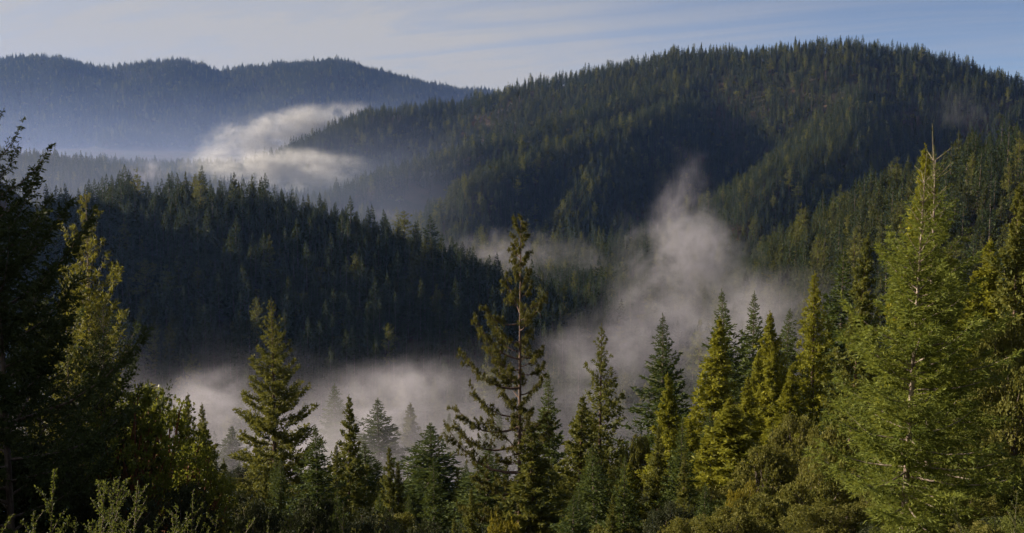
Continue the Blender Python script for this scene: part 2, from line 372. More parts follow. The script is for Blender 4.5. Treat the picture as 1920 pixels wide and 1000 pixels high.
def pine(seed, H, Rm, lm, bm, nbr=58, cb=0.12, tuft=26, tlen=0.5, tw_=0.045, gaps=0.0, asym=None, power=0.55, wob=0.01, irr=0.3, lean=0.0, up=0.25, bare=0, sub=5, tr=0.0095):
    """irregular pine: limbs that fork and carry round tufts of long needles"""
    rng = np.random.default_rng(seed); leaf = Buf(); wood = Buf()
    P = trunk_path(rng, H, wob); P[:, 0] += lean * H * np.linspace(0, 1, len(P)); zz_ = np.linspace(0, 1, len(P))
    wood.tube(P, H * tr * (1.05 - zz_) ** 0.8 + 0.02, 8)
    for b in range(bare):
        u = rng.uniform(0.05, 0.5); az = rng.uniform(0, 6.28); L = rng.uniform(0.5, 1.3) * Rm * 0.5; p0 = on_path(P, u * H)
        hd = np.array([math.cos(az), math.sin(az), rng.uniform(-0.1, 0.4)])
        t = np.linspace(0, 1, 5); wood.tube(p0 + np.outer(t * L, hd) + np.outer(-0.15 * L * t * t, [0, 0, 1]) + rng.normal(size=(5, 3)) * 0.03 * L * t[:, None], 0.05 * (1.1 - t), 4)
    for i in range(nbr):
        u = cb + (0.985 - cb) * (i / (nbr - 1)); v = (u - cb) / (1 - cb)
        if rng.random() < gaps: continue
        az = i * 2.39996 + rng.normal() * 0.5; p0 = on_path(P, u * H)
        L = Rm * (1 - v) ** power * max(0.3, 1 + irr * rng.normal()) + 0.02 * H
        if asym: L *= asym(u, az)
        el = -0.12 + 0.65 * v + rng.normal() * 0.14
        hd = np.array([math.cos(az), math.sin(az), 0.0]); sv = np.array([-hd[1], hd[0], 0])
        crook = rng.normal() * 0.12
        def axis(t):
            t = np.asarray(t, float)
            return p0 + np.outer(t * L * math.cos(el), hd) + np.outer(L * (math.sin(el) * t - 0.18 * t * (1 - t) + up * t ** 3), [0, 0, 1.0]) + np.outer(crook * L * np.sin(t * 3.1), sv)
        tt = np.linspace(0, 1, 6); wood.tube(axis(tt), np.linspace(1, 0.2, 6) * (0.014 * L + 0.018), 5)
        nt = max(2, int(L * sub / 2.2)); cents = []
        for t in np.linspace(0.35, 1, nt):
            b0 = axis([t])[0]; s_ = rng.choice([-1, 1])
            dd = unit(hd * 0.7 + sv * s_ * rng.uniform(0.2, 1.1) + np.array([0, 0, rng.uniform(0.0, 0.6)]))
            l2 = rng.uniform(0.12, 0.34) * L * (1.15 - t * 0.7) + 0.15
            e = b0 + dd * l2; wood.tube(np.array([b0, b0 + dd * l2 * 0.5, e]), [0.022, 0.017, 0.012], 4)
            cents += [e, b0 + dd * l2 * 0.55]
            if rng.random() < 0.7: cents.append(e + unit(dd + rdir(rng, 1)[0] * 0.8) * tlen * 0.8)
        cents.append(axis([1.0])[0]); Cn = np.array(cents); m_ = len(Cn)
        Bs = np.repeat(Cn, tuft, 0)
        Ds = unit(rdir(rng, m_ * tuft) + hd * 0.35 + [0, 0, 0.45]) * (tlen * rng.uniform(0.6, 1.1, m_ * tuft))[:, None]
        T = np.clip(np.repeat(0.5 + 0.16 * rng.normal(size=m_), tuft) + 0.14 * rng.normal(size=len(Bs)), 0, 1)
        blades(leaf, rng, Bs, Ds, tw_ * rng.uniform(0.7, 1.3, len(Bs)), T, False)
    return wood.mesh('trunk', bm), leaf.mesh('crown', lm), H, Rm

def broadleaf(seed, H, Rm, lm, bm, nclump=45, leaves=150, ls=0.22, lw=0.09, clump=0.75, stems=3, open_=0.0, base=0.12):
    """rounded crown of leafy clumps carried by forking limbs"""
    rng = np.random.default_rng(seed); leaf = Buf(); wood = Buf()
    cents = []; 
    for c in range(nclump):
        d = rdir(rng, 1)[0]; d[2] = abs(d[2]) * 1.0 - 0.25 * rng.random()
        rad = rng.uniform(0.45, 1.0) ** 0.6
        cents.append(np.array([d[0] * Rm * rad * rng.uniform(0.8, 1.1), d[1] * Rm * rad * rng.uniform(0.8, 1.1), H * (base + (0.93 - base) * np.clip(0.38 + 0.62 * d[2] * rad, 0.02, 1.02))]))
    cents = np.array(cents)
    sb = [np.array([math.cos(a), math.sin(a), 0]) * Rm * 0.06 for a in np.arange(stems) * 6.28 / stems + rng.random()]
    for s in range(stems):
        mid = np.array([sb[s][0] * 4, sb[s][1] * 4, H * 0.42]); t = np.linspace(0, 1, 6)[:, None]
        wood.tube(sb[s] * (1 - t) ** 2 + 2 * t * (1 - t) * (sb[s] * 1.5 + [0, 0, H * 0.25]) + t ** 2 * mid, np.linspace(1, 0.5, 6) * 0.02 * H + 0.01, 6)
        for c in cents[s::stems]:
            k = rng.uniform(0.3, 1.0); q = sb[s] * (1 - k) + mid * k
            pm = q * 0.45 + c * 0.55 + [0, 0, -0.05 * H]; t2 = np.linspace(0, 1, 5)[:, None]
            wood.tube(q * (1 - t2) ** 2 + 2 * t2 * (1 - t2) * pm + t2 ** 2 * c, np.linspace(1, 0.25, 5) * 0.009 * H + 0.006, 4)
    for c in cents:
        r0 = clump * rng.uniform(0.6, 1.25); n = int(leaves * rng.uniform(0.7, 1.2) * (1 - open_ * rng.random()))
        # leaves gather in small bunches within the clump
        nb = max(3, n // 9); bd = rdir(rng, nb); bc = c + bd * (r0 * rng.uniform(0.35, 1.0, nb) ** 0.7)[:, None] * [1, 1, 0.75]
        idx = rng.integers(0, nb, n)
        B = bc[idx] + rng.normal(size=(n, 3)) * ls * 0.35
        D = unit(bd[idx] * 0.6 + rdir(rng, n) + [0, 0, 0.1]) * (ls * rng.uniform(0.6, 1.2, n))[:, None]
        W = unit(np.cross(D, rdir(rng, n) + [0, 0, 0.6])) * lw * 0.5 * rng.uniform(0.8, 1.3, n)[:, None]
        sh = 0.14 * rng.normal()
        leaf.kites(B, D, W, np.clip(0.45 + sh + 0.22 * rng.normal(size=n), 0, 1), 0.5)
    return wood.mesh('trunk', bm), leaf.mesh('crown', lm), H, Rm

def sprig_bush(seed, H, Rm, lm, bm, stems=13, ls=0.023):
    rng = np.random.default_rng(seed); leaf = Buf(); wood = Buf()
    for s in range(stems):
        az = rng.uniform(0, 6.28); b0 = np.array([math.cos(az), math.sin(az), 0]) * Rm * 0.25 * rng.random()
        L = H * (1.0 if s == 0 else rng.uniform(0.6, 0.97)); out = 0.05 if s == 0 else rng.uniform(0.10, 0.42)
        t = np.linspace(0, 1, 7); P = b0 + np.outer(t * L * out, [math.cos(az), math.sin(az), 0]) + np.outer(L * t, [0, 0, 1]) + rng.normal(size=(7, 3)) * 0.015 * t[:, None]
        wood.tube(P, np.linspace(0.009, 0.002, 7), 4)
        paths = [(P, L)]
        for k in range(16):
            j = rng.uniform(0.3, 0.96); q = np.array([np.interp(j, t, P[:, c]) for c in range(3)]); a2 = rng.uniform(0, 6.28)
            d = unit(np.array([math.cos(a2) * 0.7, math.sin(a2) * 0.7, 1.0])); l2 = L * 0.20 * (1.15 - j) + 0.05
            P2 = q + np.outer(np.linspace(0, 1, 4) * l2, d); wood.tube(P2, np.linspace(0.004, 0.0015, 4), 4); paths.append((P2, l2))
        for Pp, l_ in paths:
            n = int(l_ / 0.0042); tt = rng.uniform(0.12, 1.0, n); tk = np.linspace(0, 1, len(Pp))
            B = np.stack([np.interp(tt, tk, Pp[:, c]) for c in range(3)], 1)
            D = unit(rdir(rng, n) + [0, 0, 0.7]) * (ls * rng.uniform(0.6, 1.2, n))[:, None]
            W = unit(np.cross(D, rdir(rng, n))) * ls * 0.22
            leaf.kites(B, D, W, np.clip(0.4 + 0.25 * rng.normal(size=n) + 0.25 * (tt - 0.5), 0, 1), 0.6)
    return wood.mesh('stems', bm), leaf.mesh('leaves', lm), H, Rm

# ------------------------------------------------------------------ placing
def thing(name, label, cat, group, meshes, loc, rotz=0.0, sx=1.0, sz=1.0, parts=('trunk', 'crown'), tilt=(0, 0)):
    r = bpy.data.objects.new(name, None); COL.objects.link(r); r.empty_display_size = 0.5
    r.location = loc; r.rotation_euler = (tilt[0], tilt[1], rotz); r.scale = (sx, sx, sz)
    r['label'] = label; r['category'] = cat
    if group: r['group'] = group
    for nm, me in zip(parts, meshes):
        o = bpy.data.objects.new(nm, me); COL.objects.link(o); o.parent = r
    return r
LOG = []
def plant(name, label, proto, px, py, Y, wpx=None, rot=None, group=None, cat='tree', dpy=0, maxh=None, hgt=None, parts=('trunk', 'crown'), tilt=(0, 0)):
    """stand a tree on the ground at depth Y so that its top is where the ray through (px,py) passes; wpx = crown width in photo pixels"""
    top = at(px, py, Y); gz = g1(top[0], Y)
    h = top[2] - gz
    tr, cr, H0, R0 = proto
    if hgt: h = hgt
    base = gz - 0.02 * h
    sz = (h * 1.02) / H0
    sx = sz if wpx is None else (wpx * Y / FPX * 0.5) / R0
    LOG.append((name, px, py, Y, round(h, 1), round(gz, 1), round(sx, 2), round(sz, 2)))
    if hgt: base = top[2] - h
    return thing(name, label, cat, group, (tr, cr), (top[0], Y, base), random.uniform(0, 6.28) if rot is None else rot, sx, sz, parts, tilt)
random.seed(3)

# shared shapes
FIRS = [conifer(10 + k, 24, 4.2, M_FIR, M_BARK, nbr=165, tw=0.27, shoots=4, sl=0.55, sw=0.11, droop=0.12, sweep=0.22, irr=0.28, gaps=0.06, power=1.0) for k in range(3)]
REDS = [conifer(20 + k, 22, 3.2, M_RED, M_REDBARK, nbr=115, tw=0.34, tl=0.42, shoots=11, sl=0.52, sw=0.10, brush=True, rb=0.30, elev=(-0.05, 0.75), sweep=0.35, power=0.98, irr=0.22, gaps=0.04, flat=0.4) for k in range(3)]
OLIV = [conifer(30 + k, 22, 3.4, M_OLIVE, M_REDBARK, nbr=90, tw=0.36, tl=0.42, shoots=10, sl=0.50, sw=0.10, brush=True, rb=0.28, elev=(-0.1, 0.7), sweep=0.40, power=1.0, irr=0.28, gaps=0.08) for k in range(2)]
OAKS = [broadleaf(40 + k, 6, 3.2, M_OAK, M_BARK, nclump=60, leaves=330, ls=0.16, lw=0.11, clump=0.72) for k in range(3)]
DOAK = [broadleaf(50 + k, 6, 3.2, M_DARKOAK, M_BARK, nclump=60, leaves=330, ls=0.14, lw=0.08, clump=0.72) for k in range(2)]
MADR = [broadleaf(60 + k, 8, 3.0, M_MADR, M_MADBARK, nclump=75, leaves=190, ls=0.15, lw=0.08, clump=0.55, open_=0.5, base=0.2) for k in range(2)]
GRNB = broadleaf(72, 6, 3.2, M_GREENB, M_BARK, nclump=60, leaves=300, ls=0.17, lw=0.10, clump=0.7)
YELB = broadleaf(70, 4, 2.4, M_YEL, M_BARK, nclump=30, leaves=130, ls=0.22, lw=0.10, clump=0.6)
# ---- the big individual trees
RTREE = 'trees on the slope below the viewpoint'
P_A = conifer(101, 26, 5.9, M_OLIVE, M_REDBARK, nbr=128, cb=0.03, tw=0.28, tl=0.36, shoots=9, sl=0.38, sw=0.07, brush=True, rb=0.17, elev=(-0.12, 0.70), sweep=0.30, power=0.88, irr=0.14, gaps=0.03, belly=0.15)
plant('redwood_tree', 'broad olive redwood with tiered upswept branches in front of the pale valley mist', P_A, 507, 562, 140, 208, 0.4, RTREE)
P_PINE = pine(103, 33, 4.6, M_PINE, M_REDBARK, nbr=92, cb=0.06, tuft=26, tlen=0.44, tw_=0.04, gaps=0.12, bare=14, power=0.34, irr=0.30, lean=0.012, sub=5.5,
              asym=lambda u, az: (1.25 if math.cos(az) < -0.2 else 0.8) * (0.5 if u > 0.76 else 1.0) * (0.7 if 0.62 < u < 0.68 or 0.46 < u < 0.5 else 1.0))
plant('pine_tree', 'tall ragged pine with long crooked limbs, tallest tree in mid picture', P_PINE, 974, 412, 95, 122, 0.0, None)
P_R1 = conifer(105, 24, 4.4, M_OLIVE, M_REDBARK, nbr=78, tw=0.34, tl=0.36, shoots=9, sl=0.46, sw=0.085, brush=True, rb=0.26, elev=(-0.15, 0.65), sweep=0.45, power=0.95, irr=0.24, gaps=0.06)
plant('redwood_tree', 'olive redwood with rounded upturned branch tips before the rising mist', P_R1, 1128, 612, 125, 150, 1.0, RTREE)
P_R14 = conifer(107, 24, 3.6, M_RED, M_REDBARK, nbr=105, tw=0.34, tl=0.40, shoots=9, sl=0.48, sw=0.085, brush=True, rb=0.3, elev=(-0.05, 0.8), sweep=0.35, power=0.88, irr=0.16)
plant('redwood_tree', 'tallest bright yellow-green redwood on the slope, dense pointed cone', P_R14, 1528, 513, 140, 128, 2.0, RTREE)

# two near young firs with long bare leader shoots
def near_fir(seed, H, Rm, lm=M_FIRNEAR, bm=M_PALEBARK, **k):
    kw = dict(nbr=170, cb=0.13, tw=0.095, tl=0.36, shoots=16, sl=0.20, sw=0.0165, hang=0.22, droop=0.05, sweep=0.30, power=0.85, irr=0.34, gaps=0.20, bare=7, elev=(-0.10, 0.75), cross=False, flat=0.34, tr=0.0085, belly=0.3, sides=10)
    kw.update(k); return conifer(seed, H, Rm, lm, bm, **kw)
def leader_shoots(proto, seed, L, side):
    """the long needle-covered shoots at a young fir's tip"""
    tr, cr, H, Rm = proto
    rng = np.random.default_rng(seed); b = Buf(); w_ = Buf()
    top = np.array([0, 0, H]); n0 = len(tr.vertices)
    segs = [(top - [0, 0, 0.6], np.array([0.04, 0, 1.0]), L + 0.6)]
    for z, l_, cnt in ((-0.05, side, 4), (-0.75, side * 1.05, 5), (-1.4, side * 1.2, 5)):
        a0 = rng.random() * 6
        for q in range(cnt):
            a = a0 + q * 6.28 / cnt + rng.normal() * 0.2
            segs.append((top + [0, 0, z], unit(np.array([math.cos(a) * 0.8, math.sin(a) * 0.8, rng.uniform(0.5, 1.0)])), l_ * rng.uniform(0.7, 1.15)))
    for p, d, l_ in segs:
        t = np.linspace(0, 1, 4); w_.tube(p + np.outer(t * l_, d), np.linspace(0.014, 0.005, 4), 5)
        n = int(l_ / 0.007); tt = rng.random(n) ** 0.9
        B = p + np.outer(tt * l_, d); D = unit(unit(np.cross(d, rdir(rng, n))) + d * 0.9) * rng.uniform(0.03, 0.055, n)[:, None]
        W = unit(np.cross(D, rdir(rng, n))) * 0.0045
        b.kites(B, D, W, np.clip(0.7 + 0.2 * rng.normal(size=n), 0, 1))
    return b.mesh('leader_shoot_needles', M_FIRNEAR), w_.mesh('leader_shoot', M_PALEBARK)
def plant_near_fir(label, proto, seed, px, py, Y, wpx, L, side, rot, tilt=(0, 0)):
    r = plant('young_fir_tree', label, proto, px, py, Y, wpx, rot, 'young firs beside the viewpoint', tilt=tilt)
    nd, wd = leader_shoots(proto, seed, L, side)
    crown = [c for c in r.children if c.name.startswith('crown')][0]
    s = bpy.data.objects.new('leader_shoot', wd); COL.objects.link(s); s.parent = r
    q = bpy.data.objects.new('needles', nd); COL.objects.link(q); q.parent = s
    return r
FIRA = near_fir(111, 13.8, 3.0); FIRB = near_fir(112, 14.5, 2.7)
plant_near_fir('near young fir, the shorter of the twin-looking pair, pale lit trunk showing', FIRA, 7, 1716, 340, 35, 345, 0.95, 0.6, 0.6, tilt=(0, 0.035))
plant_near_fir('taller young fir with three-pronged leader shoot, just behind its twin', FIRB, 8, 1768, 300, 38.5, 310, 1.25, 0.8, 2.6, tilt=(0, 0.02))
LFIR = near_fir(113, 13.0, 4.2, M_HILLFIR, M_BARK, nbr=70, tw=0.07, shoots=13, sl=0.17, sw=0.027, droop=0.10, sweep=0.42, cb=0.04, elev=(0.05, 0.70), power=0.62, irr=0.20, tl=0.24, gaps=0.0, flat=0.45, bare=0)
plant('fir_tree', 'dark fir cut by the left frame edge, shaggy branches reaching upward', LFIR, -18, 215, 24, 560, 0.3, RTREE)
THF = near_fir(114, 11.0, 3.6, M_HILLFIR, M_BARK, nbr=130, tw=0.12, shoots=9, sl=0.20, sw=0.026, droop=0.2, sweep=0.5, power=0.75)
P_L2 = conifer(121, 21, 4.0, M_GOLD, M_PALEBARK, nbr=74, cb=0.08, tw=0.26, tl=0.34, shoots=13, sl=0.34, sw=0.040, brush=True, rb=0.17, elev=(0.25, 0.95), sweep=0.45, power=0.72, irr=0.32, gaps=0.10, tr=0.008)
plant('pine_tree', 'golden-green pine with pale trunk rising above the left thicket', P_L2, 156, 368, 58, 270, 0.9, RTREE)
plant('pine_tree', 'lower golden pine half hidden in the left thicket', P_L2, 118, 520, 50, 150, 2.2, RTREE)

rows = [
 # name, label, proto, px, py, Y, width px
 ('fir_tree', 'broad dark green fir left of the slender redwoods, against the mist', FIRS[0], 1250, 594, 165, 118),
 ('redwood_tree', 'slim yellow-green redwood in front of the broad dark fir', REDS[0], 1263, 703, 112, 84),
 ('redwood_tree', 'tall narrow redwood right of the broad dark fir, at the mist edge', REDS[1], 1336, 598, 152, 96),
 ('fir_tree', 'tallest dark fir of the cluster at the mist edge', FIRS[1], 1381, 546, 185, 105),
 ('fir_tree', 'dark fir right behind the tallest of the cluster', FIRS[2], 1413, 552, 196, 95),
 ('fir_tree', 'shorter dark fir squeezed between the dark cluster and the redwoods', FIRS[0], 1440, 592, 205, 85),
 ('fir_tree', 'dark fir behind the tip of the bright redwoods', FIRS[1], 1470, 582, 210, 90),
 ('redwood_tree', 'yellow-green redwood standing in front of the dark fir cluster', REDS[2], 1456, 588, 168, 90),
 ('redwood_tree', 'pale slim redwood below the yellow-green one, trunk visible', REDS[0], 1450, 645, 140, 76),
 ('redwood_tree', 'small redwood tip below the dark fir cluster', REDS[1], 1414, 662, 142, 62),
 ('redwood_tree', 'small redwood above the round broad redwood', REDS[2], 1391, 704, 126, 60),
 ('redwood_tree', 'round broad redwood among brown oaks on the slope', REDS[1], 1372, 748, 100, 138),
 ('redwood_tree', 'low redwood left of the round broad one', REDS[0], 1328, 800, 104, 78),
 ('redwood_tree', 'lowest redwood beside the slim one on the slope', REDS[2], 1303, 790, 108, 66),
 ('redwood_tree', 'bright redwood hugging the left flank of the tallest yellow-green one', REDS[0], 1480, 682, 134, 72),
 ('fir_tree', 'dark sparse fir behind the slender trunked tree left of the near firs', FIRS[2], 1578, 470, 150, 130),
 ('redwood_tree', 'slender tree with long pale trunk left of the near firs', OLIV[0], 1604, 444, 108, 110),
 ('redwood_tree', 'yellow-green redwood behind the near young firs', REDS[2], 1742, 280, 72, 130),
 ('redwood_tree', 'redwood with dark trunk at the right frame edge', OLIV[1], 1914, 350, 88, 120),
 ('redwood_tree', 'bushy yellow-green redwood left of the edge trunk', REDS[1], 1872, 450, 100, 130),
 ('redwood_tree', 'redwood top between the near firs and the edge trunk', REDS[0], 1834, 520, 92, 120),
 ('fir_tree', 'dark fir rising right behind the ragged central pine', FIRS[0], 1031, 700, 138, 84),
 ('fir_tree', 'small pale green fir below the olive redwood', FIRS[1], 1117, 832, 82, 110),
 ('redwood_tree', 'small yellowish redwood right of the small pale fir', REDS[2], 1180, 866, 84, 74),
 ('redwood_tree', 'olive redwood filling the gap below the rounded-tip redwood', OLIV[0], 1085, 742, 120, 100),
 ('fir_tree', 'broad green fir with full skirt, left of the central pine', FIRS[2], 808, 795, 122, 175),
 ('fir_tree', 'greyish fir fading into mist left of the broad green fir', FIRS[1], 711, 750, 270, 110),
 ('redwood_tree', 'pale redwood lost in mist left of the broad green fir', OLIV[1], 769, 756, 318, 76),
 ('fir_tree', 'palest fir half dissolved in mist beside the tiered redwood', FIRS[0], 630, 722, 325, 90),
 ('redwood_tree', 'slim rusty redwood with dark straight trunk right of the tiered redwood', OLIV[0], 650, 745, 112, 78),
 ('fir_tree', 'small fir at the foot of the tiered redwood', FIRS[2], 596, 800, 98, 100),
 ('fir_tree', 'misty fir just right of the broad green fir', FIRS[0], 862, 792, 290, 64),
 ('fir_tree', 'misty fir between the broad green fir and the central pine', FIRS[2], 838, 776, 325, 60),
 ('fir_tree', 'misty fir left of the central pine trunk', FIRS[1], 906, 800, 285, 80),
 ('fir_tree', 'misty fir touching the long bare limb of the pine', FIRS[0], 935, 772, 310, 66),
 ('fir_tree', 'pale green fir with long side skirt in front of the pine foot', FIRS[1], 912, 838, 100, 150),
 ('redwood_tree', 'thin young redwood of the pair beside the madrone', OLIV[0], 349, 740, 115, 66),
 ('redwood_tree', 'thin see-through young redwood, right one of the pair by the madrone', OLIV[1], 377, 760, 112, 60),
 ('fir_tree', 'small misty fir left of the tiered redwood', FIRS[0], 432, 800, 280, 70),
 ('fir_tree', 'green fir between the slim rusty redwood and the greyish fir', FIRS[1], 690, 830, 115, 120),
 ('fir_tree', 'dark fir in the left thicket below the golden pine', THF, 178, 570, 40, 230),
 ('fir_tree', 'dark fir low in the left thicket beside the frame edge', THF, 62, 540, 33, 290),
 ('redwood_tree', 'low redwood at the foot of the central pine', OLIV[0], 1000, 800, 92, 140),
 ('fir_tree', 'low green fir at the bottom below the small yellowish redwood', FIRS[0], 1075, 930, 66, 110),
 ('fir_tree', 'bluish young fir top among oaks at the bottom of the slope', FIRS[2], 1322, 905, 60, 74),
]
for nm, lb, pr, px, py, Y, wpx in rows:
    plant(nm, lb, pr, px, py, Y, wpx * (1.0 if pr is THF else 1.28), None, RTREE, tilt=(random.gauss(0, 0.025), random.gauss(0, 0.025)))
brows = [
 ('madrone_tree', 'madrone with sunlit yellow-green leaves at the right side of the thicket', MADR[0], 275, 640, 46, 270, None),
 ('madrone_tree', 'low reddish madrone spreading right of the taller one', MADR[1], 340, 800, 44, 230, None),
 ('madrone_tree', 'madrone crown tucked behind the left thicket firs', MADR[1], 225, 690, 40, 260, None),
 ('oak_tree', 'dark oak filling the lower left corner', DOAK[0], 60, 800, 26, 260, None),
 ('oak_tree', 'dark oak right of the corner oak, in shade', DOAK[1], 190, 850, 26, 230, None),
 ('oak_tree', 'shaded oak below the reddish madrone', DOAK[0], 330, 890, 30, 200, None),
 ('oak_shrub', 'dark brownish oak shrub at the foot of the tiered redwood', DOAK[1], 480, 905, 58, 150, None),
 ('oak_shrub', 'dark oak shrub right of the tiered redwood trunk', DOAK[0], 580, 915, 52, 150, None),
 ('oak_shrub', 'dark oak shrub below the slim rusty redwood', DOAK[1], 690, 945, 52, 160, None),
 ('oak_shrub', 'shaded oak shrub below the broad green fir', DOAK[0], 810, 965, 56, 140, None),
 ('yellow_shrub', 'yellow-leaved shrub at the foot of the central pine', YELB, 942, 945, 58, 96, None),
 ('oak_tree', 'round brown-green oak highest on the right slope', OAKS[0], 1495, 756, 96, 105, None),
 ('oak_tree', 'brown-green oak below the round highest one', OAKS[1], 1440, 815, 82, 130, None),
 ('oak_tree', 'oak left of the near fir branches', OAKS[2], 1560, 770, 78, 120, None),
 ('oak_tree', 'oak with crown below the near fir left branches', OAKS[0], 1530, 850, 66, 150, None),
 ('yellow_shrub', 'yellow-leaved shrub between the round redwood and the oaks', YELB, 1396, 892, 72, 90, None),
 ('oak_shrub', 'brown oak shrub near the bottom of the right slope', OAKS[1], 1440, 915, 58, 150, None),
 ('oak_shrub', 'brown oak shrub at the bottom edge below the yellow shrub', OAKS[2], 1370, 940, 52, 150, None),
 ('oak_shrub', 'dark shrub in the hollow right of the small yellowish redwood', DOAK[1], 1255, 915, 72, 110, None),
 ('oak_shrub', 'olive shrub at the bottom beside the dark hollow', OAKS[0], 1290, 955, 56, 120, None),
 ('oak_tree', 'brownish oak right of the near firs, upper', OAKS[1], 1886, 560, 72, 130, None),
 ('oak_tree', 'brownish oak right of the near firs, lower', OAKS[2], 1892, 640, 56, 170, None),
 ('oak_shrub', 'green oak shrub at the bottom right behind the near firs', OAKS[0], 1830, 780, 48, 200, None),
 ('oak_shrub', 'oak shrub at the bottom just left of the near fir trunk', OAKS[2], 1570, 930, 48, 170, None),
 ('oak_shrub', 'oak shrub between the rounded-tip redwood and the broad dark fir', OAKS[1], 1200, 800, 118, 80, None),
 ('oak_shrub', 'dark oak shrub under the tall narrow redwood', DOAK[0], 1335, 775, 128, 66, None),
]
for nm, lb, pr, px, py, Y, wpx, h in brows:
    plant(nm, lb, pr, px, py, Y, wpx, None, 'oaks and madrones on the slope', cat='shrub' if 'shrub' in nm else 'tree', hgt=h)
SPR = [sprig_bush(80 + k, 2.2, 0.9, M_SPRIG, M_BARK) for k in range(3)]
for k, (px, py, Y, h, lb) in enumerate([(62, 902, 7.2, None, 'brush with brightest yellow-green tips in the lower left corner'), (30, 925, 7.6, None, 'tall thin brush shoot at the left edge bottom'),
        (100, 915, 8.2, None, 'dim brush shoots behind the bright corner brush'), (175, 925, 7.4, None, 'green brush shoots right of the bright corner brush'),
        (245, 940, 7.8, None, 'single upright brush shoots under the dark oaks'), (325, 935, 8.4, None, 'leaning brush shoots below the shaded oak'),
        (365, 950, 9, None, 'small brush shoots right of the leaning ones'), (532, 965, 9.5, None, 'dark brush at the bottom below the tiered redwood'), (640, 962, 10, None, 'dark brush at the bottom below the slim rusty redwood'),
        (760, 968, 10.5, None, 'dark leafy brush at the bottom centre'), (1895, 925, 16, None, 'bright green brush tip in the lower right corner')]):
    plant('coyote_brush', lb, SPR[k % 3], px, py, Y, None, None, 'brush along the bottom edge', cat='shrub', parts=('stems', 'leaves'))

# ------------------------------------------------------------------ forests on the hills
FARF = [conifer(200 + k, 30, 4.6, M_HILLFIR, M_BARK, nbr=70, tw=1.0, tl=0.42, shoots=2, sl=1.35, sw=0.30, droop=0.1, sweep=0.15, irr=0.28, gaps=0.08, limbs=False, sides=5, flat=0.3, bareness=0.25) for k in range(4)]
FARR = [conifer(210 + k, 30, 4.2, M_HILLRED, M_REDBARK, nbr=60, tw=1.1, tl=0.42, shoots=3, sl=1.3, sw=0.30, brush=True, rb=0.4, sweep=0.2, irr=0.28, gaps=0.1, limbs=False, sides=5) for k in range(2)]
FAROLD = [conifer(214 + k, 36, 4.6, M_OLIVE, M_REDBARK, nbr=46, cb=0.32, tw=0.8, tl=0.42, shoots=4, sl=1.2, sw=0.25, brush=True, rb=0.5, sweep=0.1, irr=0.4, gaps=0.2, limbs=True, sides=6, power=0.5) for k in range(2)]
FARB = [broadleaf(220 + k, 14, 6, M_OAK, M_BARK, nclump=22, leaves=24, ls=1.3, lw=1.0, clump=1.7, stems=2) for k in range(2)]
FAR = FARF + FARR + FAROLD + FARB            # 10 shapes
def proto_objects(shapes):
    out = []
    for k, (tr, cr, H, Rm) in enumerate(shapes):
        V = []; me = bpy.data.meshes.new('forest_tree')
        nt, nc = len(tr.vertices), len(cr.vertices)
        co = np.empty((nt + nc) * 3, np.float32); tr.vertices.foreach_get('co', co[:nt * 3]); cr.vertices.foreach_get('co', co[nt * 3:])
        q1 = np.empty(len(tr.loops), np.int32); tr.loops.foreach_get('vertex_index', q1); q2 = np.empty(len(cr.loops), np.int32); cr.loops.foreach_get('vertex_index', q2)
        t2 = np.empty(len(cr.polygons), np.float32); cr.attributes['tint'].data.foreach_get('value', t2)
        me = mesh_from('forest_tree', co.reshape(-1, 3), np.concatenate([q1, q2 + nt]).reshape(-1, 4), tr.materials[0], np.concatenate([np.full(len(tr.polygons), 0.5), t2]))
        me.materials.append(cr.materials[0])
        me.polygons.foreach_set('material_index', np.concatenate([np.zeros(len(tr.polygons), np.int32), np.ones(len(cr.polygons), np.int32)]))
        o = bpy.data.objects.new('forest_tree_shape', me); out.append(o)      # only referenced by the forests, not in the scene itself
    return out
PROTO = proto_objects(FAR)
